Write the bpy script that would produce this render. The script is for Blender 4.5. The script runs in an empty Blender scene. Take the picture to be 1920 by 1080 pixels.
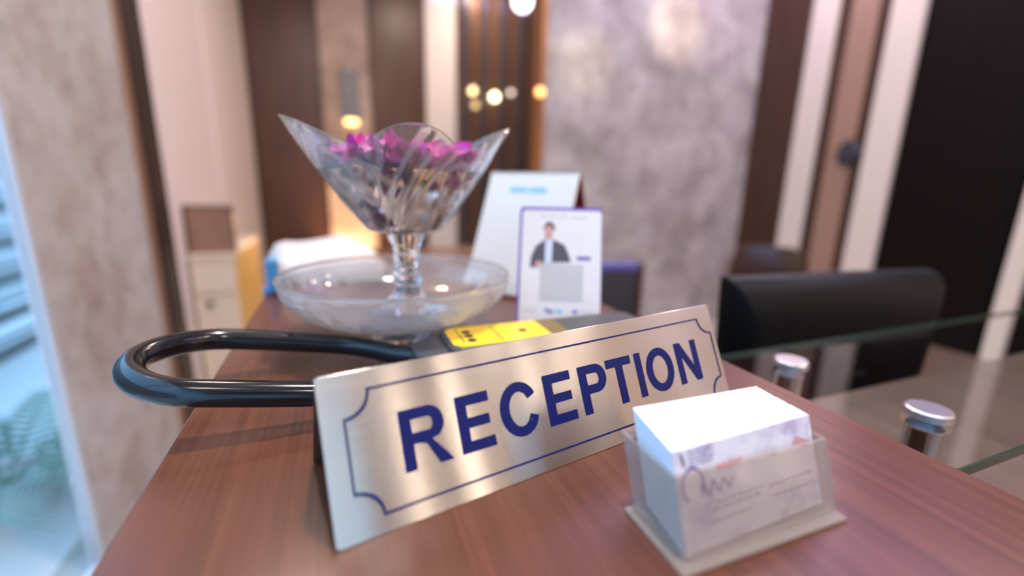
import bpy, bmesh, math, random
from mathutils import Vector, Matrix
random.seed(7)
SC = bpy.context.scene
COL = SC.collection
PI = math.pi
Z0 = 1.05                      # counter top height above the floor; z below is measured from the counter top

# ------------------------------------------------------------------ camera
cam_d = bpy.data.cameras.new('camera')
cam = bpy.data.objects.new('camera', cam_d); COL.objects.link(cam)
Rr = [[0.9319696, -0.0627843, 0.3570585], [-0.3618573, -0.2213537, 0.9055727], [0.0221805, -0.9731704, -0.2290139]]
M = Matrix.Identity(4)
for i in range(3):
    M[i][0] = Rr[i][0]; M[i][1] = -Rr[i][1]; M[i][2] = -Rr[i][2]
M.translation = (0, 0, Z0 + .164)
cam.matrix_world = M
cam_d.sensor_width = 36; cam_d.lens = 826 / 1920 * 36
cam_d.clip_start = .01
cam_d.dof.use_dof = True; cam_d.dof.focus_distance = .292; cam_d.dof.aperture_fstop = 1.75
SC.camera = cam

# ------------------------------------------------------------------ world, lights, exposure
SC.view_settings.view_transform = 'Standard'; SC.view_settings.look = 'None'
SC.view_settings.gamma = 1; SC.view_settings.use_curve_mapping = False
SC.view_settings.exposure = -0.17
w = bpy.data.worlds.new('sky'); SC.world = w; w.use_nodes = True
bg = w.node_tree.nodes['Background']
bg.inputs[0].default_value = (.26, .58, 1, 1); bg.inputs[1].default_value = 4.2

def area(name, loc, target, sx, sy, power, col, shape='RECTANGLE', portal=False, spread=180):
    d = bpy.data.lights.new(name, 'AREA'); d.shape = shape; d.size = sx; d.size_y = sy
    d.energy = power; d.color = col; d.spread = math.radians(spread)
    if portal: d.cycles.is_portal = True
    o = bpy.data.objects.new(name, d); COL.objects.link(o)
    l = Vector(loc) + Vector((0, 0, Z0)); t = Vector(target) + Vector((0, 0, Z0))
    o.location = l; o.rotation_euler = (t - l).to_track_quat('-Z', 'Y').to_euler()
    return o
CEIL = 2.35
WARM = (1, .80, .66); NEUT = (1, .90, .86); BLUE = (.36, .38, 1)
# the downlight over the counter, then the other ceiling downlights of the room
area('ceiling_downlight', (.3, .60, CEIL - .03), (.3, .60, 0), .11, .11, 58, NEUT, 'DISK')
for x, y, p, c in ((-.3, 2.2, 16, WARM), (.9, 3.6, 22, WARM), (1.9, 1.6, 12, WARM), (3.05, .57, 14, WARM), (3.05, 2.17, 16, WARM),
                   (1.6, -.9, 16, WARM), (.4, -1.6, 16, NEUT), (2.7, -1.2, 16, WARM), (-.4, -.6, 7, NEUT), (1.6, 4.6, 18, WARM)):
    area('ceiling_downlight', (x, y, CEIL - .03), (x, y, 0), .2, .2, p * 1.2, c, 'DISK')
# blue LED cove strips on the back and right walls, shining up on the ceiling
area('ceiling_cove_light', (2.35, 2.88, CEIL - .40), (2.35, 2.88, CEIL), 2.0, .08, 30, BLUE)
area('ceiling_cove_light', (3.28, 1.0, CEIL - .40), (3.28, 1.0, CEIL), .08, 3.4, 90, BLUE)
area('ceiling_cove_light', (1.8, 5.05, CEIL - .35), (1.8, 5.05, CEIL), 1.6, .08, 4, BLUE)
def spot(name, loc, target, power, col, deg, blend):
    d = bpy.data.lights.new(name, 'SPOT'); d.energy = power; d.color = col; d.spot_size = math.radians(deg); d.spot_blend = blend; d.shadow_soft_size = .03
    o = bpy.data.objects.new(name, d); COL.objects.link(o); l = Vector(loc) + Vector((0, 0, Z0)); t = Vector(target) + Vector((0, 0, Z0))
    o.location = l; o.rotation_euler = (t - l).to_track_quat('-Z', 'Y').to_euler()
spot('stone_glow_spot', (2.6, 1.4, 1.9), (2.47, 3, 1.37), 150, (1, .82, .58), 22, 1)  # both spots added to imitate downlight reflections in the polished stone
spot('stone_glow_spot', (1.9, 1.4, 1.5), (1.71, 3, 1.01), 80, (1, .82, .62), 20, 1)
# daylight portals at the glazing
area('window_portal', (-.78, -.25, -.1), (3, -.25, -.1), 3.5, 2.6, 1, (1, 1, 1), portal=True)
area('window_portal', (.1, -2.58, -.05), (.1, 3, -.05), 1.9, 2.1, 1, (1, 1, 1), portal=True)

# ------------------------------------------------------------------ materials
def mat(name, col=(.8, .8, .8), rough=.5, metal=0, **kw):
    m = bpy.data.materials.new(name); m.use_nodes = True
    b = m.node_tree.nodes['Principled BSDF']
    b.inputs['Base Color'].default_value = (*col, 1); b.inputs['Roughness'].default_value = rough; b.inputs['Metallic'].default_value = metal
    for k, v in kw.items():
        b.inputs[k.replace('_', ' ')].default_value = v
    return m
def nd(m, t, **kw):
    n = m.node_tree.nodes.new(t)
    for k, v in kw.items(): setattr(n, k, v)
    return n
def lk(m, a, b): m.node_tree.links.new(a, b)
def bsdf(m): return m.node_tree.nodes['Principled BSDF']
def coords(m, scale, kind='Object'):
    tc = nd(m, 'ShaderNodeTexCoord'); mp = nd(m, 'ShaderNodeMapping'); mp.inputs['Scale'].default_value = scale
    lk(m, tc.outputs[kind], mp.inputs[0]); return mp.outputs[0]
def ramp(m, fac, stops):
    r = nd(m, 'ShaderNodeValToRGB'); e = r.color_ramp.elements
    while len(e) < len(stops): e.new(.5)
    for el, (p, c) in zip(e, stops): el.position = p; el.color = (*c, 1) if len(c) == 3 else c
    lk(m, fac, r.inputs[0]); return r.outputs[0]
def noise(m, vec, scale, detail=4, rough=.55, dist=0):
    n = nd(m, 'ShaderNodeTexNoise'); n.inputs['Scale'].default_value = scale; n.inputs['Detail'].default_value = detail
    n.inputs['Roughness'].default_value = rough; n.inputs['Distortion'].default_value = dist
    lk(m, vec, n.inputs['Vector']); return n.outputs['Fac']
def mix(m, fac, a, b, mode='MIX'):
    x = nd(m, 'ShaderNodeMix', data_type='RGBA', blend_type=mode)
    if isinstance(fac, (int, float)): x.inputs[0].default_value = fac
    else: lk(m, fac, x.inputs[0])
    for k, v in ((6, a), (7, b)):
        if isinstance(v, tuple): x.inputs[k].default_value = (*v, 1)
        else: lk(m, v, x.inputs[k])
    return x.outputs[2]
def bump(m, h, strength=.2, dist=.001):
    b = nd(m, 'ShaderNodeBump'); b.inputs['Strength'].default_value = strength; b.inputs['Distance'].default_value = dist
    lk(m, h, b.inputs['Height']); lk(m, b.outputs[0], bsdf(m).inputs['Normal'])
def wood(name, c0, c1, scale, rough, grain=1.0, bstr=.1):
    m = mat(name, c0, rough)
    v = coords(m, scale)
    n1 = noise(m, v, 3.0, 6, .6, .6); n2 = noise(m, v, 14.0, 3, .6)
    c = ramp(m, n1, [(.30, c0), (.70, c1)])
    dk = ramp(m, n2, [(.35, (1 - .45 * grain,) * 3), (.6, (1, 1, 1))])
    lk(m, mix(m, 1.0, c, dk, 'MULTIPLY'), bsdf(m).inputs['Base Color'])
    bump(m, n2, bstr, .0006)
    return m
def stone(name, c0, c1, c2, sc, rough):
    m = mat(name, c1, rough); v = coords(m, (1, 1, 1))
    n1 = noise(m, v, sc, 9, .62, .35); n2 = noise(m, v, sc * 4.5, 6, .7)
    c = ramp(m, n1, [(.33, c0), (.5, c1), (.66, c2)])
    d = ramp(m, n2, [(.36, (.72, .67, .63)), (.55, (1, 1, 1))])
    lk(m, mix(m, .8, c, d, 'MULTIPLY'), bsdf(m).inputs['Base Color'])
    bump(m, n2, .08, .002)
    return m
def front_fresnel(m, ior):                        # reflection on the outer faces only (the straight-through sheet has no inner mirror)
    f = nd(m, 'ShaderNodeFresnel'); f.inputs[0].default_value = ior
    g = nd(m, 'ShaderNodeNewGeometry'); a = nd(m, 'ShaderNodeMath', operation='SUBTRACT'); a.inputs[0].default_value = 1
    lk(m, g.outputs['Backfacing'], a.inputs[1]); p = nd(m, 'ShaderNodeMath', operation='MULTIPLY')
    lk(m, f.outputs[0], p.inputs[0]); lk(m, a.outputs[0], p.inputs[1]); return p.outputs[0]
def pane(name, tint=(1, 1, 1), refl=.08):          # thin clear sheet: lets light straight through, mirrors a little
    m = bpy.data.materials.new(name); m.use_nodes = True; nt = m.node_tree; nt.nodes.clear()
    out = nt.nodes.new('ShaderNodeOutputMaterial'); t = nt.nodes.new('ShaderNodeBsdfTransparent'); g = nt.nodes.new('ShaderNodeBsdfGlossy')
    t.inputs[0].default_value = (*tint, 1); g.inputs['Roughness'].default_value = .02
    f = front_fresnel(m, 1.5)
    x = nt.nodes.new('ShaderNodeMixShader')
    lk(m, f, x.inputs[0]); lk(m, t.outputs[0], x.inputs[1]); lk(m, g.outputs[0], x.inputs[2]); lk(m, x.outputs[0], out.inputs[0])
    return m
def emit(name, col, s):
    m = mat(name, col, .5); b = bsdf(m); b.inputs['Emission Color'].default_value = (*col, 1); b.inputs['Emission Strength'].default_value = s
    return m

m_counter = wood('counter_wood', (.086, .027, .0135), (.142, .046, .023), (20, .5, 20), .27, .4, .12)
m_dark = wood('dark_wood_panel', (.060, .024, .013), (.125, .056, .034), (10, 10, .5), .34, .6)
m_brown = wood('brown_wood_panel', (.042, .014, .006), (.085, .032, .015), (10, 10, .5), .32, .6)
m_tanw = wood('tan_wood_trim', (.22, .12, .07), (.32, .19, .12), (10, 10, .5), .4, .4)
m_black = wood('blackish_wood_panel', (.004, .002, .0015), (.006, .0025, .002), (10, 10, .5), .6, .6); bsdf(m_black).inputs['Specular IOR Level'].default_value = .12
m_stone_l = stone('beige_stone', (.36, .295, .26), (.46, .45, .435), (.50, .515, .51), 3.2, .45)
m_stone_b = stone('grey_stone', (.27, .235, .215), (.42, .375, .35), (.56, .52, .49), 3.4, .36)
m_stone_f = stone('rose_stone', (.33, .24, .20), (.42, .32, .28), (.50, .40, .36), 2.0, .5)
m_white = mat('cream_white_paint', (.80, .72, .68), .5)
m_strip = mat('pale_vertical_strip', (.72, .62, .53), .45)
m_tan = mat('tan_strip', (.33, .20, .135), .45)
m_gold = mat('bronze_trim', (.45, .20, .07), .32, .7)
m_slat = mat('slat_dark', (.075, .055, .06), .28)
m_slatback = mat('slat_back', (.24, .105, .042), .35, .3)
m_floor = stone('floor_stone', (.40, .36, .32), (.50, .46, .42), (.58, .54, .5), 1.5, .25)
m_ceil = mat('ceiling_paint', (.78, .75, .73), .6)
m_wallp = mat('warm_wall_paint', (.50, .385, .29), .5)
m_pane = pane('window_glass')
m_door = pane('door_glass_tinted', (.80, .74, .68))

# ------------------------------------------------------------------ mesh helpers
class MB:
    def __init__(s): s.v = []; s.f = []; s.m = []; s.cur = 0
    def add(s, vs, fs):
        o = len(s.v); s.v += [tuple(p) for p in vs]
        for q in fs: s.f.append([i + o for i in q]); s.m.append(s.cur)
        return s
    def box(s, x0, x1, y0, y1, z0, z1, T=None):
        vs = [Vector(p) for p in ((x0,y0,z0),(x1,y0,z0),(x1,y1,z0),(x0,y1,z0),(x0,y0,z1),(x1,y0,z1),(x1,y1,z1),(x0,y1,z1))]
        if T: vs = [T @ p for p in vs]
        return s.add(vs, [(3,2,1,0),(4,5,6,7),(0,1,5,4),(1,2,6,5),(2,3,7,6),(3,0,4,7)])
    def prism(s, poly, z0, z1, T=None):                 # 2D polygon (ccw) extruded in z
        n = len(poly); vs = [Vector((x, y, z0)) for x, y in poly] + [Vector((x, y, z1)) for x, y in poly]
        if T: vs = [T @ p for p in vs]
        return s.add(vs, [tuple(range(n - 1, -1, -1)), tuple(range(n, 2 * n))] + [(i, (i + 1) % n, n + (i + 1) % n, n + i) for i in range(n)])
    def lathe(s, prof, n=48, T=None, close=False):      # profile of (r, z)
        vs = []; fs = []; k = len(prof)
        for i in range(n):
            a = 2 * PI * i / n
            for r, z in prof:
                p = Vector((r * math.cos(a), r * math.sin(a), z)); vs.append(T @ p if T else p)
        for i in range(n):
            j = (i + 1) % n
            for q in range(k if close else k - 1):
                q2 = (q + 1) % k
                fs.append((i * k + q, j * k + q, j * k + q2, i * k + q2))
        return s.add(vs, fs)
    def tube(s, pts, r, n=12, closed=False, caps=True):
        pts = [Vector(p) for p in pts]; N = len(pts); vs = []; fs = []
        rs = r if isinstance(r, (list, tuple)) else [r] * N
        prev = None
        for i, p in enumerate(pts):
            t = (pts[(i + 1) % N] - pts[i - 1]) if closed else (pts[min(i + 1, N - 1)] - pts[max(i - 1, 0)])
            t.normalize()
            if prev is None:
                a = Vector((0, 0, 1)) if abs(t.z) < .9 else Vector((1, 0, 0)); u = t.cross(a).normalized()
            else: u = (prev - t * prev.dot(t)).normalized()
            prev = u; vv = t.cross(u)
            for k in range(n):
                an = 2 * PI * k / n; vs.append(p + (u * math.cos(an) + vv * math.sin(an)) * rs[i])
        for i in range(N if closed else N - 1):
            j = (i + 1) % N
            for k in range(n):
                k2 = (k + 1) % n; fs.append((i * n + k, i * n + k2, j * n + k2, j * n + k))
        if caps and not closed: fs += [tuple(range(n - 1, -1, -1)), tuple((N - 1) * n + k for k in range(n))]
        return s.add(vs, fs)
    def ball(s, c, r, nu=16, nv=10):
        c = Vector(c)
        r = r if isinstance(r, (tuple, list)) else (r, r, r)
        vs = [c + Vector((0, 0, -r[2]))]; fs = []
        for j in range(1, nv):
            ph = -PI / 2 + PI * j / nv
            for i in range(nu):
                th = 2 * PI * i / nu; vs.append(c + Vector((r[0] * math.cos(ph) * math.cos(th), r[1] * math.cos(ph) * math.sin(th), r[2] * math.sin(ph))))
        vs.append(c + Vector((0, 0, r[2]))); T_ = len(vs) - 1
        for i in range(nu):
            i2 = (i + 1) % nu
            fs.append((0, 1 + i2, 1 + i)); fs.append((T_, 1 + (nv - 2) * nu + i, 1 + (nv - 2) * nu + i2))
            for j in range(nv - 2):
                a = 1 + j * nu; fs.append((a + i, a + i2, a + nu + i2, a + nu + i))
        return s.add(vs, fs)
    def mesh(s, name, mats, bevel=0, seg=2, smooth=False):
        me = bpy.data.meshes.new(name); me.from_pydata(s.v, [], s.f)
        for mm in (mats if isinstance(mats, (list, tuple)) else [mats]): me.materials.append(mm)
        me.polygons.foreach_set('material_index', s.m)
        bm = bmesh.new(); bm.from_mesh(me)
        bmesh.ops.recalc_face_normals(bm, faces=bm.faces)
        if bevel:
            es = [e for e in bm.edges if len(e.link_faces) == 2 and e.calc_face_angle(0) > .5]
            bmesh.ops.bevel(bm, geom=es, offset=bevel, segments=seg, affect='EDGES', profile=.5)
        if smooth:
            for fc in bm.faces: fc.smooth = True
        bm.to_mesh(me); bm.free(); me.update()
        if smooth:
            me.set_sharp_from_angle(angle=math.radians(smooth if smooth is not True else 40))
        return me
    def part(s, name, mats, parent=None, bevel=0, seg=2, smooth=False, loc=None, rot=None):
        o = bpy.data.objects.new(name, s.mesh(name, mats, bevel, seg, smooth)); COL.objects.link(o)
        if parent: o.parent = parent
        if loc: o.location = loc if parent else (loc[0], loc[1], loc[2] + Z0)
        elif not parent: o.location = (0, 0, Z0)
        if rot: o.rotation_euler = rot
        return o
def tag(o, label=None, cat=None, group=None, kind=None):
    if label: o['label'] = label
    if cat: o['category'] = cat
    if group: o['group'] = group
    if kind: o['kind'] = kind
    return o
def thing(name, label, cat, loc=(0, 0, 0), rot=(0, 0, 0), group=None):
    o = bpy.data.objects.new(name, None); COL.objects.link(o); o.empty_display_size = .05
    o.location = (loc[0], loc[1], loc[2] + Z0); o.rotation_euler = rot
    return tag(o, label, cat, group)
def curve_part(name, loops, extrude, m, parent, loc=(0, 0, 0), rot=(0, 0, 0)):    # filled 2D outline (loops: outer and holes) of small thickness
    cu = bpy.data.curves.new(name, 'CURVE'); cu.dimensions = '2D'; cu.fill_mode = 'BOTH'; cu.extrude = extrude
    for lp in loops:
        sp = cu.splines.new('POLY'); sp.points.add(len(lp) - 1); sp.use_cyclic_u = True
        for p, (x, y) in zip(sp.points, lp): p.co = (x, y, 0, 1)
    return cu2mesh(name, cu, m, parent, loc, rot)
def cu2mesh(name, cu, m, parent, loc, rot):
    t = bpy.data.objects.new('tmp', cu); COL.objects.link(t)
    bpy.context.view_layer.update()
    me = bpy.data.meshes.new_from_object(t.evaluated_get(bpy.context.evaluated_depsgraph_get()))
    bpy.data.objects.remove(t); bpy.data.curves.remove(cu)
    me.name = name; me.materials.clear(); me.materials.append(m)
    o = bpy.data.objects.new(name, me); COL.objects.link(o); o.parent = parent; o.location = loc; o.rotation_euler = rot
    return o
def text_part(name, body, size, m, parent, loc, rot=(0, 0, 0), align='LEFT', extrude=.00005, bold=0):
    cu = bpy.data.curves.new(name, 'FONT'); cu.body = body; cu.size = size; cu.extrude = extrude; cu.align_x = align; cu.offset = bold; cu.resolution_u = 3
    return cu2mesh(name, cu, m, parent, loc, rot)
def arc(cx, cy, rx, ry, a0, a1, n=14):
    return [(cx + rx * math.cos(math.radians(a0 + (a1 - a0) * i / n)), cy + ry * math.sin(math.radians(a0 + (a1 - a0) * i / n))) for i in range(n + 1)]
def rrect(x0, x1, y0, y1, r, n=6):
    return arc(x1 - r, y0 + r, r, r, -90, 0, n) + arc(x1 - r, y1 - r, r, r, 0, 90, n) + arc(x0 + r, y1 - r, r, r, 90, 180, n) + arc(x0 + r, y0 + r, r, r, 180, 270, n)

# ------------------------------------------------------------------ the room
FL = -Z0
XL, XR, YF, YB = -.75, 3.4, 5.2, -2.5
def struct(name, b, m, parent=None, **k):
    o = b.part(name, m, parent, **k)
    if not parent: o['kind'] = 'structure'
    return o
struct('floor', MB().box(XL - .15, XR + .15, YB - .15, YF + .15, FL - .1, FL), m_floor)
struct('ceiling', MB().box(XL - .15, XR + .15, YB - .15, YF + .15, CEIL, CEIL + .1), m_ceil)
# left wall: low run of glazing up to the stone pillar, then timber trim, then painted wall
wl = struct('wall_left', MB().box(XL - .15, XL, 2.52, YF, FL, CEIL), m_white)
MB().box(XL, XL + .012, 3.65, YF, FL, CEIL).part('wall_panel', m_white, wl, bevel=.003)
struct('trim_1', MB().box(XL - .03, XL + .004, 1.535, 2.27, FL, CEIL), m_stone_l, bevel=.004)
struct('trim_2', MB().box(XL - .12, XL + .006, 2.27, 2.35, FL, CEIL), m_tanw, bevel=.003)
struct('trim_3', MB().box(XL - .12, XL + .02, 2.345, 2.52, FL, CEIL), mat('dark_trim', (.022, .009, .006), .5), bevel=.004)
wn = struct('window_1', MB().box(XL - .03, XL, 1.515, 1.535, FL, CEIL).box(XL - .03, XL, YB, YB + .06, FL, CEIL).box(XL - .03, XL, YB + .06, 1.515, FL, FL + .04).box(XL - .03, XL, YB + .06, 1.515, CEIL - .25, CEIL)
            .box(XL - .03, XL, .1, .14, FL + .04, CEIL - .25), mat('window_frame_grey', (.62, .62, .64), .35, .3))
MB().box(XL - .02, XL - .012, YB + .06, 1.515, FL + .04, CEIL - .25).part('pane', m_pane, wn)
# unseen front wall behind the camera; glazed doors added to brighten the sign's reflection
struct('wall_front', MB().box(XL, -.85, YB - .15, YB, FL, CEIL).box(1.05, XR, YB - .15, YB, FL, CEIL).box(-.85, 1.05, YB - .15, YB, 1.05, CEIL), m_dark)
wfr = bpy.data.objects['wall_front']
for x0, x1 in ((1.10, 1.18), (1.36, 1.48), (1.92, 2.00), (2.20, 2.32), (2.70, 2.80), (3.10, 3.22)): MB().box(x0, x1, YB, YB + .03, FL, CEIL).part('pale_strip', m_strip, wfr, bevel=.004)  # unseen pale strips, added to streak the steel sign's reflection
for x, w_ in ((1.26, .02), (1.70, .045), (2.52, .04), (2.93, .02)):  # unseen glowing bars, added for bright streaks in the steel sign
    MB().box(x - w_ / 2, x + w_ / 2, YB, YB + .04, -.5, 1.5).part('streak_bar', emit('streak_bar_glow', (1, .84, .68), 11), wfr, bevel=.004)
for i, (a, b) in enumerate(((-.85, .1), (.1, 1.05))):
    d = struct('door_%d' % (i + 1), MB().box(a, a + .09, YB - .1, YB - .04, FL, 1.05).box(b - .09, b, YB - .1, YB - .04, FL, 1.05).box(a, b, YB - .1, YB - .04, .97, 1.05).box(a, b, YB - .1, YB - .04, FL, FL + .14), m_dark)
    MB().box(a + .09, b - .09, YB - .075, YB - .067, FL + .14, .97).part('pane', m_door, d)
    MB().tube([(b - .16 if i == 0 else a + .16, YB - .02, -.35), (b - .16 if i == 0 else a + .16, YB - .02, .25)], .012).part('door_handle', mat('steel', (.6, .6, .6), .25, 1), d)
# right wall: dark timber with pale strips, near part almost black
wr = struct('wall_right', MB().box(XR, XR + .15, YB - .15, YF + .15, FL, CEIL), m_black)
MB().box(XR - .03, XR, 2.60, 3.0, FL, CEIL).part('wood_panel', m_brown, wr, bevel=.003)
MB().box(XR - .045, XR, 2.40, 2.59, -.29, CEIL - .02).part('pale_strip', m_strip, wr, bevel=.004)
MB().box(XR - .03, XR, 2.40, 2.60, FL, -.30).part('wood_panel', m_brown, wr, bevel=.003)
MB().box(XR - .03, XR, 2.31, 2.395, FL, CEIL).part('wood_panel', m_brown, wr, bevel=.003)
MB().box(XR - .04, XR, 2.13, 2.305, FL, CEIL).part('tan_strip', m_tan, wr, bevel=.003)
MB().box(XR - .03, XR, 2.055, 2.125, FL, CEIL).part('wood_panel', m_brown, wr, bevel=.003)
MB().box(XR - .05, XR, 1.865, 2.05, FL, CEIL).part('pale_strip', m_strip, wr, bevel=.004)
for y in (1.25, .62, -.01): MB().box(XR - .02, XR, y - .0, y + .61, FL, CEIL).part('dark_panel', m_black, wr, bevel=.003)
MB().box(XR - .06, XR, 1.14, 1.22, FL, CEIL).part('pale_strip', m_strip, wr, bevel=.004)
MB().box(XR - .02, XR, YB, -.05, FL, CEIL).part('tan_panel', m_wallp, wr)  # unseen tan stretch, added to warm the right end of the sign's reflection
for y in (-.9, -1.7): MB().box(XR - .05, XR, y, y + .25, FL, CEIL).part('pale_strip', m_strip, wr, bevel=.004)  # out of view too, added as pale streaks for the sign to mirror
# stone wall behind the desk, with a bronze edge
wb = struct('wall_back', MB().box(1.40, XR, 3.0, 3.15, FL, CEIL), m_stone_b)
MB().box(1.372, 1.40, 3.002, 3.15, FL, CEIL).part('edge_trim', m_gold, wb, bevel=.002)
# far wall: timber panels, rose stone strip, white strip
wf = struct('wall_far', MB().box(XL - .15, XR + .15, YF, YF + .15, FL, CEIL), m_dark)
MB().box(-.70, -.11, YF - .03, YF, FL, CEIL).part('wood_panel', m_dark, wf, bevel=.004)
MB().box(-.08, .40, YF - .012, YF, FL, CEIL).part('stone_strip', m_stone_f, wf, bevel=.003)
MB().box(-.11, -.08, YF - .04, YF, FL, CEIL).box(.40, .43, YF - .04, YF, FL, CEIL).part('edge_trim', m_brown, wf, bevel=.002)
MB().box(.43, .97, YF - .03, YF, FL, CEIL).part('wood_panel', m_dark, wf, bevel=.004)
MB().box(.98, 1.31, YF - .05, YF, FL, CEIL).part('white_strip', m_white, wf, bevel=.004)
ss = thing('slat_screen', 'tall dark slatted timber screen with bronze gaps beside the white strip', 'wall screen', (1.33, YF - .12, FL))
MB().box(0, 1.25, .07, .10, 0, CEIL - FL).part('back_board', m_slatback, ss)
for i in range(6):
    MB().box(.02 + i * .214, .02 + i * .214 + .12, 0, .05, .0, CEIL - FL).part('slat', m_slat, ss, bevel=.006)

# ------------------------------------------------------------------ outside the window
m_pave = mat('pale_paving', (.88, .84, .82), .6)
struct('ground', MB().box(-7, XL - .15, -6, 9, FL - .12, FL - .02).box(-.75, XR, -8, YB - .15, FL - .12, FL - .02), m_pave)
gw = struct('wall_garden', MB().box(-3.3, -3.15, -5, 9, FL - .02, 1.5), mat('garden_wall_white', (.46, .45, .44), .7))
m_teal = mat('teal_slat', (.07, .10, .09), .45)
fn = thing('louvre_fence', 'teal grey fence of horizontal slats outside the window at far left', 'fence', (-2.1, 2.2, FL - .02))
for i, z in enumerate((.03, .265, .50, .735, .97, 1.205)):
    MB().box(-.012, .012, -1.6, 3.4, z, z + .085).part('slat', m_teal, fn, bevel=.003)
    MB().box(-.012, .012, -1.6, 3.4, z + .12, z + .142).part('slat', m_teal, fn, bevel=.003)
for y in (-1.5, .9, 3.3): MB().box(-.06, -.013, y, y + .05, 0, 1.36).part('fence_post', m_teal, fn, bevel=.003)
m_leaf = mat('palm_leaf', (.035, .22, .15), .4)
m_stem = mat('palm_stem', (.10, .16, .06), .6)
pl = thing('palm_plant', 'green potted palm with feathery fronds outside the window at far left', 'plant', (-1.22, 2.02, FL - .02))
MB().lathe([(0, 0), (.13, 0), (.15, .10), (.155, .12), (.14, .12), (.135, .10), (0, .10)], 24).part('pot', mat('white_pot', (.75, .74, .73), .5), pl, smooth=30)
def frond(az, el, L, droop):
    b = MB(); pts = []
    for i in range(15):
        t = i / 14; r = L * t; pts.append(Vector((r * math.cos(az) * math.cos(el), r * math.sin(az) * math.cos(el), .10 + r * math.sin(el) - droop * t * t)))
    b.tube(pts, [.006 * (1 - .7 * i / 14) for i in range(15)], 5)
    side = Vector((-math.sin(az), math.cos(az), 0))
    for i in range(3, 15):
        for sgn in (-1, 1):
            t = i / 14; l = L * .36 * (1 - .55 * abs(t - .45)); p = pts[i]
            d = (side * sgn + (pts[i] - pts[i - 1]).normalized() * .7).normalized()
            q = (pts[i] - pts[i - 1]).normalized() * .010
            e = p + d * l + Vector((0, 0, -.35 * l)); mid = p + d * l * .5 + Vector((0, 0, -.02))
            b.add([p - q, p + q, mid + q * 1.1, mid - q * 1.1, e], [(0, 1, 2, 3), (3, 2, 4)])
    return b
for k in range(9):
    frond(k * 2 * PI / 9 + .3, math.radians(random.uniform(28, 62)), random.uniform(.48, .62), random.uniform(.1, .3)).part('frond', m_leaf, pl)

# ------------------------------------------------------------------ counter, desk ledge
ct = thing('reception_counter', 'long reddish brown wooden counter with straight grain under the reception sign', 'counter', (0, 0, FL))
H = Z0
MB().box(-.107, .345, -.35, 1.15, H - .035, H).part('worktop', m_counter, ct, bevel=.0012, loc=(0, 0, 0))
MB().box(-.085, -.065, -.33, 1.13, .08, H - .035).part('side_panel', m_dark, ct)
MB().box(.30, .32, -.33, 1.13, .08, H - .035).part('side_panel', m_dark, ct)
for y in (1.10, -.33): MB().box(-.065, .30, y, y + .03, .08, H - .035).part('end_panel', m_dark, ct)
MB().box(-.07, .305, -.31, 1.11, 0, .08).part('plinth', m_black, ct)
m_desk = wood('desk_wood', (.115, .066, .047), (.165, .10, .075), (9, .5, 9), .3, .4)
dk = thing('staff_desk', 'dark wooden staff desk beyond the raised ledge carrying the monitor', 'desk', (.35, .345, FL))
MB().box(0, 1.5, 0, .62, .68, .715).part('desk_top', m_desk, dk, bevel=.002)
for x in (.02, 1.455): MB().box(x, x + .025, .02, .58, 0, .68).part('side_panel', m_dark, dk)
MB().box(.045, 1.455, .03, .05, .25, .68).part('modesty_panel', m_dark, dk)
lg_ = thing('raised_ledge', 'brown wooden ledge under the glass shelf beside the counter', 'ledge', (.35, -.3, FL))
MB().box(0, 1.5, 0, .64, .925, .955).part('ledge_top', m_desk, lg_, bevel=.002)
for x in (.02, 1.455): MB().box(x, x + .025, .02, .62, 0, .925).part('side_panel', m_dark, lg_)
MB().box(.045, 1.455, .60, .62, .0, .925).part('back_panel', m_dark, lg_)
# glass shelf on chrome standoffs
m_gl = pane('shelf_glass', (.955, .985, .97))
m_gedge = mat('green_glass_edge', (.012, .045, .026), .2)
m_chrome = mat('chrome', (.62, .62, .68), .09, 1)
gs = thing('glass_shelf', 'clear green edged glass shelf on chrome standoffs right of the counter', 'glass shelf', (.352, .14, -.034))
gx, gy, gh = .95, .222, .008
MB().box(.001, gx, .001, gy - .001, 0, gh).part('glass_sheet', m_gl, gs)
eb = MB().box(0, gx + .001, -.0005, .001, 0, gh).box(0, gx + .001, gy - .001, gy + .0005, 0, gh).box(gx, gx + .0015, 0, gy, 0, gh)
eb.part('glass_edge', m_gedge, gs)
for x, y in ((.470 - .352, .193 - .14), (.458 - .352, .312 - .14)):
    m_cap = mat('satin_chrome', (.66, .64, .70), .32, 1) if not bpy.data.materials.get('satin_chrome') else bpy.data.materials['satin_chrome']
    so = MB().lathe([(0, .0165), (.0155, .0165), (.017, .015), (.017, gh + .0005), (.0, gh + .0005)], 32, Matrix.Translation((x, y, 0))).part('standoff', m_cap, gs, smooth=30)
    MB().lathe([(0, 0), (.0135, 0), (.0135, -.056), (.016, -.0605), (0, -.0605)], 28, Matrix.Translation((x, y, -.0005))).part('post', m_chrome, so, smooth=30)

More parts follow.
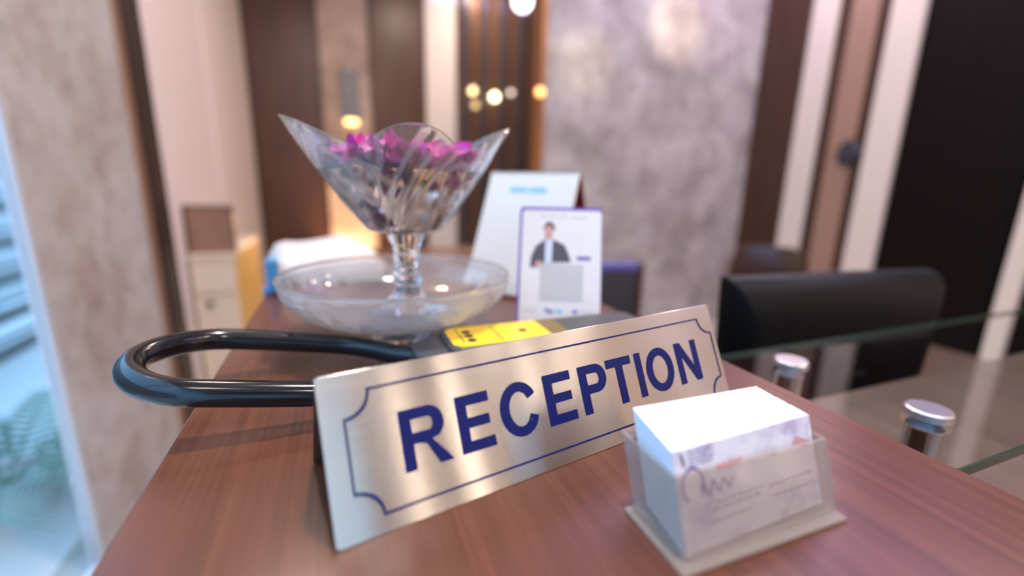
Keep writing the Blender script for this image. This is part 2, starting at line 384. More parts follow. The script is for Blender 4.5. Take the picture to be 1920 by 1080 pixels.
# ------------------------------------------------------------------ reception sign: folded brushed steel
pb = (-.01035, .18241, 0); pang = .1734; ptilt = .423; PLn, PHt = .2968, .0790
m_steel = mat('brushed_steel', (.63, .605, .57), .33, 1)
def brushed(m, T):
    v = coords(m, (3, 420, 420)); n = noise(m, v, 4, 3, .7)
    r = ramp(m, n, [(.2, (.20,) * 3), (.8, (.26,) * 3)]); lk(m, r, bsdf(m).inputs['Roughness'])
    bsdf(m).inputs['Anisotropic'].default_value = 1.0
    c = nd(m, 'ShaderNodeCombineXYZ')
    for i in range(3): c.inputs[i].default_value = T[i]
    lk(m, c.outputs[0], bsdf(m).inputs['Tangent'])
ex = Vector((math.cos(pang), math.sin(pang), 0)); nx = Vector((-math.sin(pang), math.cos(pang), 0))
up_ = Vector((0, 0, math.cos(ptilt))) + nx * math.sin(ptilt)
brushed(m_steel, up_)
m_navy = mat('navy_paint', (.006, .010, .085), .5, Specular_IOR_Level=.25)
_v = coords(m_navy, (1, 1, 1)); _n = noise(m_navy, _v, 420, 2, .5)
lk(m_navy, ramp(m_navy, _n, [(.72, (.003, .008, .095)), (.76, (.4, .4, .5))]), bsdf(m_navy).inputs['Base Color'])
sg = thing('reception_sign', 'folded brushed steel tent sign reading RECEPTION in navy capitals', 'sign', pb, (0, 0, pang))
th = .0009
zt = PHt * math.cos(ptilt); yt = PHt * math.sin(ptilt); yb = .0745
Tp = Matrix.Rotation(PI / 2 - ptilt, 4, 'X')           # plate plane: x along, y up the slope
MB().prism(rrect(0, PLn, 0.0003, PHt, .0022, 5), -th, 0, Tp).part('front_plate', m_steel, sg, bevel=.0002, seg=1)
L2 = math.hypot(yb - yt, zt); a2 = math.atan2(zt, -(yb - yt))
Tb = Matrix.Translation((0, yb, .0006)) @ Matrix.Rotation(a2, 4, 'X')
MB().prism(rrect(0, PLn, 0, L2 - .0012, .0022, 5), 0, th, Tb).part('back_leg', m_steel, sg)
def on_plate(u, v, d=.0002):
    return Tp @ Vector((u, v, d))
prot = (PI / 2 - ptilt, 0, 0)
def glyph(ch, w, h, s):
    if ch == 'E': return [[(0, 0), (w, 0), (w, s * .92), (s, s * .92), (s, h * .5 - s * .42), (w * .92, h * .5 - s * .42), (w * .92, h * .5 + s * .46), (s, h * .5 + s * .46), (s, h - s * .92), (w * .97, h - s * .92), (w * .97, h), (0, h)]]
    if ch == 'T': return [[(w / 2 - s / 2, 0), (w / 2 + s / 2, 0), (w / 2 + s / 2, h - s * .92), (w, h - s * .92), (w, h), (0, h), (0, h - s * .92), (w / 2 - s / 2, h - s * .92)]]
    if ch == 'I': return [[(0, 0), (w, 0), (w, h), (0, h)]]
    if ch == 'N': return [[(0, 0), (s * .95, 0), (s * .95, h * .66), (w - s * 1.0, 0), (w, 0), (w, h), (w - s * .95, h), (w - s * .95, h * .34), (s * 1.0, h), (0, h)]]
    if ch == 'O': return [arc(w / 2, h / 2, w / 2, h / 2 + .0004, 0, 360, 40)[:-1], arc(w / 2, h / 2, w / 2 - s, h / 2 - s * .86, 0, 360, 36)[:-1]]
    if ch == 'C':
        o = arc(w * .52, h / 2, w * .52, h / 2 + .0004, 36, 328, 36); i = arc(w * .52, h / 2, w * .52 - s, h / 2 - s * .86, 322, 42, 30)
        return [o[:-1] + [(w * .985, h * .30), (w * .77, h * .37)] + i[1:-1] + [(w * .76, h * .655), (w * .96, h * .73)]]
    if ch == 'P':
        k = h * .40; r = (h - k) / 2
        o = [(0, 0), (s, 0), (s, k)] + arc(w - r * .95, k + r, r * .95, r, -90, 90, 16) + [(0, h)]
        ri = r - s * .90
        return [o, [(s, k + s * .9)] + arc(w - r * .95, k + r, r * .95 - s, ri, -90, 90, 12) + [(s, h - s * .9)]]
    if ch == 'R':
        k = h * .41; r = (h - k) / 2; wr_ = w * .93
        o = [(0, 0), (s, 0), (s, k), (s * 1.55, k), (s * 2.1, k - .0012), (w - s * 1.12, 0), (w + s * .12, 0), (w - s * .95, k * .72), (w - s * 1.5, k + .0006)] + arc(wr_ - r * .95, k + r, r * .95, r, -55, 90, 14) + [(0, h)]
        ri = r - s * .9
        return [o, [(s, k + s * .9)] + arc(wr_ - r * .95, k + r, r * .95 - s, ri, -90, 90, 12) + [(s, h - s * .9)]]
V0, VH, ST = .0240, .0305, .0062
for ch, u0, u1 in (('R', .0362, .0617), ('E', .0676, .0884), ('C', .0938, .1194), ('E', .1258, .1472), ('P', .1534, .1760), ('T', .1774, .2000), ('I', .2042, .2100), ('O', .2136, .2412), ('N', .2462, .2704)):
    curve_part('letter', glyph(ch, u1 - u0, VH, ST if ch != 'I' else .0058), .00012, m_navy, sg, on_plate(u0, V0), prot)
def notched(o, r):
    x0, x1, y0, y1 = .0104 + o, .2922 - o, .0087 + o, .0697 - o
    return arc(x0, y0, r, r, 90, 0, 10) + arc(x1, y0, r, r, 180, 90, 10) + arc(x1, y1, r, r, 270, 180, 10) + arc(x0, y1, r, r, 0, -90, 10)
curve_part('border_line', [notched(0, .0125), notched(.0011, .0125)], .0001, m_navy, sg, on_plate(0, 0), prot)

# ------------------------------------------------------------------ business cards in an acrylic holder
def acrylic(name, tint, dif, amt):
    m = bpy.data.materials.new(name); m.use_nodes = True; nt = m.node_tree; nt.nodes.clear()
    out = nt.nodes.new('ShaderNodeOutputMaterial'); t = nt.nodes.new('ShaderNodeBsdfTransparent'); g = nt.nodes.new('ShaderNodeBsdfGlossy'); d = nt.nodes.new('ShaderNodeBsdfDiffuse')
    t.inputs[0].default_value = (*tint, 1); d.inputs[0].default_value = (*dif, 1); g.inputs['Roughness'].default_value = .12
    f = front_fresnel(m, 1.49)
    x = nt.nodes.new('ShaderNodeMixShader'); y = nt.nodes.new('ShaderNodeMixShader'); x.inputs[0].default_value = amt
    lk(m, t.outputs[0], x.inputs[1]); lk(m, d.outputs[0], x.inputs[2])
    lk(m, f, y.inputs[0]); lk(m, x.outputs[0], y.inputs[1]); lk(m, g.outputs[0], y.inputs[2]); lk(m, y.outputs[0], out.inputs[0])
    return m
m_acry = acrylic('clear_acrylic', (.93, .90, .87), (.56, .46, .41), .22)
m_acre = acrylic('acrylic_edge', (.86, .80, .74), (.55, .46, .40), .28)
HW = .1045; tl = math.radians(19)
hrot = (0, 0, math.radians(-.6)); hloc = (.1279, .1164, 0)
hd = thing('card_holder', 'clear acrylic business card holder at the right front of the sign', 'card holder', hloc, hrot)
MB().box(0, HW, 0, .0440, 0.0002, .003).part('base_plate', m_acre, hd, bevel=.0008)
SH = Matrix(((1, 0, 0, 0), (0, 1, math.tan(tl), .0052), (0, 0, 1, .0031), (0, 0, 0, 1)))       # leaning frame: z up, y sheared back
PZ = .0345
MB().box(.0065, HW - .002, .0, .0016, .0, PZ, SH).part('front_panel', m_acry, hd, bevel=.0004, seg=1)
TB = math.tan(tl) + .12
for xa in (.0050, HW - .0020):
    MB().prism([(.0052, .0031), (.0428, .0031), (.0428 + TB * PZ, PZ + .0031), (.0052 + math.tan(tl) * PZ, PZ + .0031)], xa, xa + .0014, Matrix(((0, 0, 1, 0), (1, 0, 0, 0), (0, 1, 0, 0), (0, 0, 0, 1)))).part('side_panel', m_acry, hd, bevel=.0003, seg=1)
MB().box(.0065, HW - .0021, -.0013, .0, .0, PZ, Matrix(((1, 0, 0, 0), (0, 1, TB, .0428), (0, 0, 1, .0031), (0, 0, 0, 1)))).part('back_panel', m_acry, hd, bevel=.0003, seg=1)
# the cards stand on the base and lean back with the holder
m_card = mat('white_card', (.80, .82, .88), .6)
m_face = mat('printed_card', (.66, .60, .66), .45)
_v = coords(m_face, (1, 1, 1)); _n = noise(m_face, _v, 55, 3, .6)
lk(m_face, ramp(m_face, _n, [(.30, (.50, .40, .52)), (.48, (.72, .66, .70)), (.70, (.78, .70, .68))]), bsdf(m_face).inputs['Base Color'])
CW, CH = .0945, .0435
Tc = Matrix.Translation((.0072, .0072, .0034)) @ Matrix.Rotation(math.radians(2.6), 4, 'Z') @ Matrix(((1, 0, 0, 0), (0, 1, math.tan(tl), 0), (0, 0, 1, 0), (0, 0, 0, 1)))
ND = 80
fc = thing('business_card', 'front business card with purple script and red print in the acrylic holder', 'business card', hloc, hrot)
b = MB(); b.box(0, CW, 0, .0004, 0, CH, Tc); b.part('card', m_face, fc)
cs = MB()
for k in range(ND):
    f_ = k / ND; jx = random.uniform(-.0002, .0002); jz = random.uniform(-.0002, .0002)
    Tk_ = Matrix.Translation((.0072 + .0050 * f_, .0072 + .00046 + k * .00042, .0034)) @ Matrix.Rotation(math.radians(2.8 - 3.6 * f_), 4, 'Z') @ Matrix(((1, 0, 0, 0), (0, 1, math.tan(tl) + .08 * f_, 0), (0, 0, 1, 0), (0, 0, 0, 1)))
    cs.box(jx, CW - .0065 * f_ + jx, 0, .00040, 0, CH + jz + .0015 * f_, Tk_)
cso = cs.part('card_stack', m_card, None, loc=hloc, rot=hrot)
tag(cso, 'thick pack of white business cards filling the acrylic holder behind the front card', 'card stack', kind='stuff')
m_pur = mat('purple_ink', (.20, .11, .30), .5); m_red = mat('red_ink', (.75, .10, .08), .5); m_grey = mat('grey_ink', (.12, .09, .13), .5); m_lil = mat('lilac_ink', (.24, .21, .34), .5)
Tq = Tc @ Matrix.Diagonal((CW / .0885, 1, CH / .050, 1)) @ Matrix.Translation((0, -.00006, 0)) @ Matrix.Rotation(PI / 2, 4, 'X')
cr = Tq.to_euler(); 
def oncard(x, z): return Tq @ Vector((x, z, 0))
def inkstroke(pts, wd, m, name='script'):
    b = MB(); L = []; Rg = []
    for i, p in enumerate(pts):
        q = pts[min(i + 1, len(pts) - 1)]; o = pts[max(i - 1, 0)]
        d = Vector((q[0] - o[0], q[1] - o[1])).normalized(); n = Vector((-d.y, d.x)) * wd / 2
        L.append(Tq @ Vector((p[0] + n.x, p[1] + n.y, 0))); Rg.append(Tq @ Vector((p[0] - n.x, p[1] - n.y, 0)))
    n = len(pts); b.add(L + Rg, [(i, i + 1, n + i + 1, n + i) for i in range(n - 1)])
    return b.part(name, m, fc)
b = MB()
for x0, x1, z0, z1 in ((.0045, .0062, .0415, .0478),): b.add([oncard(x0, z0), oncard(x1, z0), oncard(x1 - .001, z1), oncard(x0 - .001, z1)], [(0, 1, 2, 3)])
b.part('emblem', m_grey, fc)
b = MB()
for r in range(4):
    x = .008
    while x < .022 - (r % 2) * .004:
        wd = random.uniform(.0015, .0038); z = .0472 - r * .0021; b.add([oncard(x, z), oncard(x + wd, z), oncard(x + wd, z + .0010), oncard(x, z + .0010)], [(0, 1, 2, 3)]); x += wd + .0006
b.part('small_print', m_lil, fc)
inkstroke([(.009 + .006 * math.cos(a), .0315 + .0085 * math.sin(a)) for a in [-.8 + i * .35 for i in range(15)]], .0017, m_pur)
inkstroke([(.013 + .0012 * i, .028 + .005 * math.sin(i * 1.25) * math.exp(-.04 * i)) for i in range(18)], .0015, m_pur)
b = MB(); x = .0235
for k in range(6):
    wd = random.uniform(.0018, .0024); b.add([oncard(x, .0352), oncard(x + wd, .0355), oncard(x + wd - .0003, .0382 + .0006 * (k % 2)), oncard(x + .0003, .0380)], [(0, 1, 2, 3)]); x += wd + .0005
b.part('red_lettering', m_red, fc)
b = MB()
b.add([oncard(.073, .0365), oncard(.083, .033), oncard(.086, .036), oncard(.076, .041)], [(0, 1, 2, 3)]); b.add([oncard(.058, .0345), oncard(.062, .0325), oncard(.0625, .0335), oncard(.0585, .0365)], [(0, 1, 2, 3)])
b.part('red_ornament', mat('faded_red_ink', (.62, .32, .34), .5), fc)
b = MB()
for r, (x0, x1, z) in enumerate(((.014, .05, .0195), (.014, .044, .0165), (.054, .082, .0185), (.056, .078, .0125), (.014, .040, .0105))):
    x = x0
    while x < x1: wd = random.uniform(.002, .005); b.add([oncard(x, z), oncard(x + wd, z), oncard(x + wd, z + .0014), oncard(x, z + .0014)], [(0, 1, 2, 3)]); x += wd + .001
b.part('small_print', mat('mauve_ink', (.42, .33, .42), .5), fc)

# ------------------------------------------------------------------ loop metal detector
m_blk = mat('black_gloss_plastic', (.006, .006, .008), .16)
m_dgr = mat('dark_grey_plastic', (.055, .05, .05), .42)
m_yel = mat('yellow_label', (.85, .52, .008), .4)
m_ink = mat('black_ink', (.015, .015, .015), .5)
md = thing('metal_detector', 'black handheld loop metal detector with yellow label lying behind the sign', 'metal detector', (0, 0, 0))
TR = .0088
pts = []
def lz(x): return max(.0135, .0225 + (-.024 - x) * .15) if x < .05 else .0135
P2 = [(.075, .352), (.060, .350), (.046, .341), (.032, .325), (.012, .311), (-.01, .3055), (-.03, .3045), (-.055, .305), (-.075, .3058)]
P2 += [(-.088 + .049 * math.cos(math.radians(a)), .3585 + .0520 * math.sin(math.radians(a))) for a in range(-90, -271, -12)]
P2 += [(-.075, .4105), (-.055, .4095), (-.03, .408), (-.01, .406), (.008, .402), (.024, .394), (.040, .382), (.056, .372), (.072, .369)]
def cr_spline(P, sub=4):
    out = []
    for i in range(len(P) - 1):
        p0, p1, p2, p3 = P[max(i - 1, 0)], P[i], P[i + 1], P[min(i + 2, len(P) - 1)]
        for k in range(sub):
            t = k / sub
            out.append(tuple(.5 * (2 * b_ + (c_ - a_) * t + (2 * a_ - 5 * b_ + 4 * c_ - d_) * t * t + (3 * b_ - a_ - 3 * c_ + d_) * t ** 3) for a_, b_, c_, d_ in zip(p0, p1, p2, p3)))
    return out + [P[-1]]
P3 = cr_spline([(x, y, lz(x)) for x, y in P2])
MB().tube(P3, TR, 20).part('search_loop', m_blk, md, smooth=60)
MB().prism([(.052, .346), (.066, .336), (.078, .335), (.082, .3385), (.082, .391), (.078, .394), (.066, .385), (.052, .376)], .004, .026).part('neck', m_dgr, md, bevel=.003, smooth=50)
bod = MB().prism([(.080, .341), (.088, .3345), (.284, .3345), (.290, .340), (.290, .388), (.284, .394), (.088, .394), (.080, .388)], .0003, .0300).part('body', m_dgr, md, bevel=.0035, seg=3, smooth=50)
MB().prism([(.0845, .345), (.0905, .3385), (.178, .3385), (.178, .3895), (.0905, .3895), (.0845, .383)], .0300, .0303).part('label', m_yel, md)
for i, (x, y) in enumerate(((.1025, .352), (.1025, .363), (.1025, .374), (.155, .364))):
    MB().lathe([(0, .0303), (.0040, .0303), (.0040, .0308), (.0032, .0310), (0, .0310)], 20, Matrix.Translation((x, y, 0))).part('indicator_light' if i < 3 else 'push_button', m_ink, md, smooth=30)
b = MB()
for x in (.094, .128):
    for y in [.345 + .005 * k for k in range(8)]:
        if random.random() < .8: b.box(x, x + .0011 + random.random() * .001, y, y + .0033, .0303, .0304)
tag(b.part('label_lettering', m_ink, md), kind='stuff')
b = MB()
for k in range(5): b.box(.181 + k * .0035, .1828 + k * .0035, .340, .388, .0299, .0302)
b.part('label_stripe', mat('mustard_stripe', (.30, .19, .03), .5), md)

# ------------------------------------------------------------------ payment stand
QW, QH, qt = .112, .160, math.radians(21.2)
qa = math.radians(-24.9)
qr = thing('payment_stand', 'white payment stand with purple rim and photo of person in dark jacket', 'sign stand', (.1827, .4497, 0), (0, 0, qa))
qr.scale = (.0971 / QW, .92, .92)
m_qp = mat('purple_acrylic', (.14, .07, .36), .3); m_qw = mat('glossy_white_print', (.75, .67, .63), .3)
Tq2 = Matrix.Translation((0, 0, .001)) @ Matrix.Rotation(PI / 2 - qt, 4, 'X')
qrot = (PI / 2 - qt, 0, 0)
MB().prism(rrect(0, QW, 0, QH, .006), -.003, 0, Tq2).part('backing', m_qp, qr)
curve_part('white_panel', [rrect(.0035, QW - .0005, .002, QH - .004, .005)], .00015, m_qw, qr, Tq2 @ Vector((0, 0, .0003)), qrot)
MB().add([Tq2 @ Vector((QW * .3, .10, -.003)), Tq2 @ Vector((QW * .7, .10, -.003)), Vector((QW * .72, .115, .0005)), Vector((QW * .28, .115, .0005))], [(0, 1, 2, 3)]).part('easel_leg', m_qp, qr)
def onq(x, y, d=.0006): return Tq2 @ Vector((x, y, d))
def qflat(name, loops, m, d=.0007): return curve_part(name, loops, .00004, m, qr, onq(0, 0, d), qrot)
m_jac = mat('jacket_print', (.085, .06, .065), .4); m_skin = mat('skin_print', (.60, .30, .24), .4); m_hair = mat('hair_print', (.05, .03, .03), .4)
m_shirt = mat('shirt_print', (.62, .62, .76), .4); m_qg = mat('grey_square_print', (.52, .48, .46), .5)
qflat('photo_jacket', [[(.016, .080), (.017, .094), (.023, .108), (.036, .117), (.047, .117), (.062, .110), (.068, .098), (.071, .088), (.028, .086), (.024, .080)]], m_jac)
qflat('photo_shirt', [[(.036, .087), (.045, .087), (.046, .117), (.036, .116)]], m_shirt, .0008)
qflat('photo_face', [arc(.0400, .1255, .0060, .0105, 0, 360, 20)[:-1]], m_skin, .0009)
qflat('photo_hair', [arc(.0408, .1315, .0075, .0090, -15, 195, 14)], m_hair, .00085)
qflat('photo_hand', [arc(.0275, .0845, .0048, .004, 0, 360, 12)[:-1]], m_skin, .00095)
qflat('blank_square', [rrect(.030, .0880, .0375, .0850, .001)], m_qg, .00075)
qflat('pill_button', [rrect(.079, .098, .091, .0955, .002)], m_qp)
m_fnt = mat('faint_print', (.52, .48, .48), .5)
text_part('top_lettering', 'BHIM UPI', .0085, m_fnt, qr, onq(.030, .1455), qrot)
text_part('top_lettering', 'accepted', .0060, mat('faint_red_print', (.62, .45, .40), .5), qr, onq(.071, .1455), qrot)
text_part('bottom_lettering', 'G Pay', .0075, m_fnt, qr, onq(.008, .0225), qrot)
text_part('bottom_lettering', 'Pay', .0085, mat('navy_print', (.04, .05, .30), .4), qr, onq(.038, .0220), qrot, bold=.0003)
text_part('bottom_lettering', 'tm', .0085, mat('cyan_print', (.02, .42, .75), .4), qr, onq(.0525, .0220), qrot, bold=.0003)
qflat('bottom_disc', [arc(.078, .0245, .0030, .0028, 0, 360, 16)[:-1]], m_qp)
text_part('bottom_lettering', 'PhonePe', .0055, m_fnt, qr, onq(.083, .0225), qrot)
text_part('side_lettering', 'scan & pay', .0050, mat('fainter_print', (.68, .63, .63), .5), qr, onq(.066, .121), qrot)

# ------------------------------------------------------------------ desk calendar
cA = Vector((.1776, .652, 0)); ca = math.radians(-52)
cl = thing('desk_calendar', 'white spiral bound tent calendar with blue heading behind the payment stand', 'calendar', cA, (0, 0, ca))
m_cp = mat('calendar_paper', (.71, .62, .54), .55); m_cr = mat('red_board', (.28, .03, .02), .5)
CWd, CHt, ctl = .152, .196, math.radians(22.8)
Tk = Matrix.Translation((0, 0, .001)) @ Matrix.Rotation(PI / 2 - ctl, 4, 'X'); krot = (PI / 2 - ctl, 0, 0)
MB().box(0, CWd, .004, CHt, 0, .002, Tk).part('page', m_cp, cl)
MB().box(-.001, CWd + .001, 0, CHt + .001, -.0025, -.0003, Tk).part('front_board', m_cr, cl)
top = Tk @ Vector((0, CHt, -.0014))
L3 = math.hypot(.075, top.z)
MB().box(-.001, CWd + .001, 0, L3 - .003, -.0012, .0012, Matrix.Translation((0, top.y + .075, .001)) @ Matrix.Rotation(PI / 2 + math.atan2(.075, top.z), 4, 'X')).part('back_board', m_cr, cl)
MB().box(-.001, CWd + .001, top.y - .06, top.y + .07, .0002, .0016).part('bottom_board', m_cr, cl)
b = MB()
for k in range(28):
    x = .006 + k * (CWd - .012) / 27
    b.tube([Vector((x, top.y + .0045 * math.cos(a), top.z - .001 + .0045 * math.sin(a))) for a in [2 * PI * i / 10 for i in range(10)]], .0006, 5, closed=True)
b.part('spiral_wire', mat('dark_wire', (.10, .10, .11), .35, .8), cl)
b = MB(); x = .042
for k in range(13):
    if k == 7: x += .003
    wd = random.uniform(.0028, .0042); p = [Tk @ Vector(q) for q in ((x, .163, .0022), (x + wd, .163, .0022), (x + wd, .1715, .0022), (x, .1715, .0022))]
    b.add(p, [(0, 1, 2, 3)]); x += wd + .0009
b.part('blue_heading', mat('sky_blue_print', (.10, .42, .80), .5), cl)

# ------------------------------------------------------------------ glass dish and footed bowl
def glass(name, col=(1, 1, 1), rough=.0, ior=1.48):
    return mat(name, col, rough, 0, Transmission_Weight=1.0, IOR=ior)
def hazy(name, rough, amt):                        # pressed glass with a slight milky haze
    m = glass(name, (.97, .97, .98), rough); nt = m.node_tree
    x = nd(m, 'ShaderNodeMixShader'); x.inputs[0].default_value = amt; d = nd(m, 'ShaderNodeBsdfTranslucent'); e = nd(m, 'ShaderNodeBsdfDiffuse'); y = nd(m, 'ShaderNodeMixShader')
    d.inputs[0].default_value = (.8, .74, .68, 1); e.inputs[0].default_value = (.8, .74, .68, 1)
    out = [q for q in nt.nodes if q.type == 'OUTPUT_MATERIAL'][0]
    lk(m, d.outputs[0], y.inputs[1]); lk(m, e.outputs[0], y.inputs[2]); lk(m, bsdf(m).outputs[0], x.inputs[1]); lk(m, y.outputs[0], x.inputs[2]); lk(m, x.outputs[0], out.inputs[0])
    return m
m_glass = hazy('pressed_glass', .05, .05)
m_dish = hazy('ribbed_glass', .10, .22)
m_cut = hazy('cut_glass', .05, .08)
_a = nd(m_cut, 'ShaderNodeAttribute'); _a.attribute_name = 'ornament'
lk(m_cut, ramp(m_cut, _a.outputs['Fac'], [(0, (.03,) * 3), (1, (.42,) * 3)]), bsdf(m_cut).inputs['Roughness'])
_mx = [q for q in m_cut.node_tree.nodes if q.type == 'MIX_SHADER' and not q.inputs[0].is_linked and q.outputs[0].links and q.outputs[0].links[0].to_node.type == 'OUTPUT_MATERIAL'][0]
lk(m_cut, ramp(m_cut, _a.outputs['Fac'], [(0, (.06,) * 3), (1, (.24,) * 3)]), _mx.inputs[0])
DX, DY = .0565, .475
ds = thing('glass_dish', 'round clear glass dish with ribbed underside under the footed bowl', 'dish', (DX, DY, 0))
out = [(0, .020), (.028, .019)] + [(.030 + .088 * math.sin(t * PI / 2) ** .9, .019 + .0475 * (1 - math.cos(t * PI / 2)) ** 1.0) for t in [i / 14 for i in range(1, 15)]]
inn = [(r - .0022, z + .0034) for r, z in out[2:]]
rim = [(.1195, .0685), (.1186, .0708), (.1168, .0705)]
prof = out + rim + inn[::-1][1:] + [(.02, .0232), (0, .0232)]
n = 120; vs = []; fs = []; k = len(prof)
for i in range(n):
    a = 2 * PI * i / n
    for q, (r, z) in enumerate(prof):
        rib = 1 + (.010 * math.cos(a * 30 + r * 90) * math.sin(PI * min(1, q / 15)) if q < 15 else 0)
        vs.append((r * rib * math.cos(a), r * rib * math.sin(a), z))
for i in range(n):
    j = (i + 1) % n
    for q in range(k - 1): fs.append((i * k + q, j * k + q, j * k + q + 1, i * k + q + 1))
bd = MB(); bd.add(vs, fs)
bm_o = bd.part('dish_body', m_dish, ds, smooth=50)
MB().lathe([(0, .0002), (.031, .0002), (.032, .002), (.022, .008), (.020, .015), (.028, .0187), (0, .0187)], 48).part('dish_foot', m_glass, ds, smooth=40)

BX, BY, BZ = DX + .009, DY, .0236
bw = thing('glass_bowl', 'footed cut glass bowl with four pointed rim tips holding magenta petals', 'bowl', (BX, BY, BZ))
def Pz(z): return z - BZ
st = [(0, BZ), (.043, BZ), (.0435, BZ + .003), (.036, BZ + .008), (.024, BZ + .0145), (.0155, BZ + .023), (.0130, BZ + .032), (.0160, BZ + .036), (.0130, BZ + .040), (.0158, BZ + .045), (.0128, BZ + .049), (.0155, BZ + .054), (.0128, BZ + .058), (.0152, BZ + .063), (.0130, BZ + .068), (.0155, BZ + .076), (.019, BZ + .084), (.0185, BZ + .0875), (0, BZ + .0875)]
MB().lathe([(r, Pz(z)) for r, z in st], 40).part('stem', m_glass, bw, smooth=50)
ZB = .1115
TH = math.radians(-2)
def rimp(th):                                    # two wide side tips, two lower and narrower front and back tips
    a = math.degrees(math.acos(min(1, abs(math.cos(th - TH)))))
    return math.cos(a / 58 * PI / 2) ** 1.5 if a < 58 else .62 * math.sin((a - 58) / 32 * PI / 2) ** 1.3
def bowl_pt(th, t, off):
    p = rimp(th)
    Rm = .082 + .029 * p; Zm = .193 + .028 * p
    lob = 1 + .035 * math.cos(8 * (th - TH)) * (1 - t) * min(1, t * 6)
    r = (.018 + .020 * min(1, t / .07) ** .6 if t < .07 else .038 + (Rm - .038) * ((t - .07) / .93) ** .95) * lob
    z = ZB + (.004 * t / .07 if t < .07 else .004 + (Zm - ZB - .004) * ((t - .07) / .93))
    g = 0
    if off == 0:                              # relief on the outside: slanted bands and leaves
        ph = ((th - TH + PI / 4) % (PI / 2)) - PI / 4
        w_ = math.sin(PI * min(1, max(0, (t - .12) / .86))) ** .5
        s_ = ph * 1.0 - (t - .55) * .75
        if abs(s_) < .26: g += .0013 * (math.cos(s_ / .26 * 3 * PI) * .5 + .5) * w_
        for c0 in (-.62, .62):
            q = (ph - c0) / .20; q2 = (t - .62) / .24
            e = q * q + q2 * q2
            if e < 1: g += .0016 * math.sqrt(1 - e)
    rr = r + g - off
    return Vector((rr * math.cos(th), rr * math.sin(th), Pz(z) + (.0 if off == 0 else .0012 * (1 - t))))
NT, NS = 256, 60
vs = []; fs = []
ring = [('o', j / NS) for j in range(NS + 1)] + [('i', j / NS) for j in range(NS, -1, -1)]
K = len(ring)
for i in range(NT):
    th = 2 * PI * i / NT
    for s_, t in ring: vs.append(bowl_pt(th, t, 0 if s_ == 'o' else .0034))
for i in range(NT):
    j = (i + 1) % NT
    for q in range(K - 1): fs.append((i * K + q, j * K + q, j * K + q + 1, i * K + q + 1))
c0 = len(vs); vs += [(0, 0, Pz(ZB)), (0, 0, Pz(ZB + .0035))]
for i in range(NT):
    j = (i + 1) % NT
    fs.append((c0, j * K, i * K)); fs.append((c0 + 1, i * K + K - 1, j * K + K - 1))
bb = MB(); bb.add(vs, fs); bbo = bb.part('bowl_body', m_cut, bw, smooth=60)
at = bbo.data.attributes.new('ornament', 'FLOAT', 'POINT')
def orn(th, t):
    ph = ((th - TH + PI / 4) % (PI / 2)) - PI / 4; s_ = ph - (t - .55) * .75; o = 0
    if .14 < t < .95 and abs(s_) < .27: o = max(0, math.cos(s_ / .27 * 2.5 * PI))
    for c0 in (-.62, .62):
        e = ((ph - c0) / .20) ** 2 + ((t - .62) / .24) ** 2
        if .55 < e < 1.1: o = .8
    return o
vals = []
for i in range(NT):
    for s_, t in ring: vals.append(orn(2 * PI * i / NT, t) if s_ == 'o' else 0)
at.data.foreach_set('value', vals + [0, 0])
# water
ZW = .176
def inner_r(th, z):
    p = rimp(th); Zm = .193 + .028 * p; Rm = .082 + .029 * p
    t = .07 + .93 * (z - ZB - .004) / (Zm - ZB - .004)
    v = bowl_pt(th, t, .0034); return math.hypot(v.x, v.y)
wv = []; wf_ = []; nz = 14; nt_ = 96
for i in range(nt_):
    th = 2 * PI * i / nt_
    for j in range(nz + 1):
        z = ZB + .0065 + (ZW - ZB - .0065) * j / nz; r = inner_r(th, z) + .0006
        wv.append((r * math.cos(th), r * math.sin(th), Pz(z)))
for i in range(nt_):
    j2 = (i + 1) % nt_
    for j in range(nz): wf_.append((i * (nz + 1) + j, j2 * (nz + 1) + j, j2 * (nz + 1) + j + 1, i * (nz + 1) + j + 1))
c0 = len(wv); wv += [(0, 0, Pz(ZB + .0065)), (0, 0, Pz(ZW))]
for i in range(nt_):
    j2 = (i + 1) % nt_
    wf_.append((c0, j2 * (nz + 1), i * (nz + 1))); wf_.append((c0 + 1, i * (nz + 1) + nz, j2 * (nz + 1) + nz))
wt = MB(); wt.add(wv, wf_)
wo = wt.part('water', glass('water', (.99, .95, .90), 0, 1.33), None, loc=(BX, BY, BZ), smooth=40)
tag(wo, 'still clear water filling the footed glass bowl below the petals', 'water', kind='stuff')
# petals
def petal_mesh(name, m, L, W, cup):
    b = MB(); nx_, ny_ = 5, 4; vs = []
    for i in range(nx_ + 1):
        u = i / nx_; w_ = W * math.sin(PI * (u * .82 + .10)) ** .8
        for j in range(ny_ + 1):
            v = j / ny_ * 2 - 1
            vs.append((L * (u - .5), w_ * v, cup * (v * v * .7 + (u - .4) ** 2 * 1.6) + .0018 * math.sin(6 * u + 5 * v)))
    b.add(vs, [(i * (ny_ + 1) + j, (i + 1) * (ny_ + 1) + j, (i + 1) * (ny_ + 1) + j + 1, i * (ny_ + 1) + j + 1) for i in range(nx_) for j in range(ny_)])
    return b.mesh(name, m, smooth=80)
PK = [('magenta', mat('petal_magenta', (.55, .018, .27), .5, Subsurface_Weight=.0)), ('bright pink', mat('petal_pink', (.76, .08, .42), .5)), ('dark crimson', mat('petal_crimson', (.24, .01, .09), .5))]
pm = [(nm, [petal_mesh('petal', m_, random.uniform(.022, .030), random.uniform(.008, .011), random.uniform(.004, .009)) for _ in range(3)]) for nm, m_ in PK]
cnt = 0
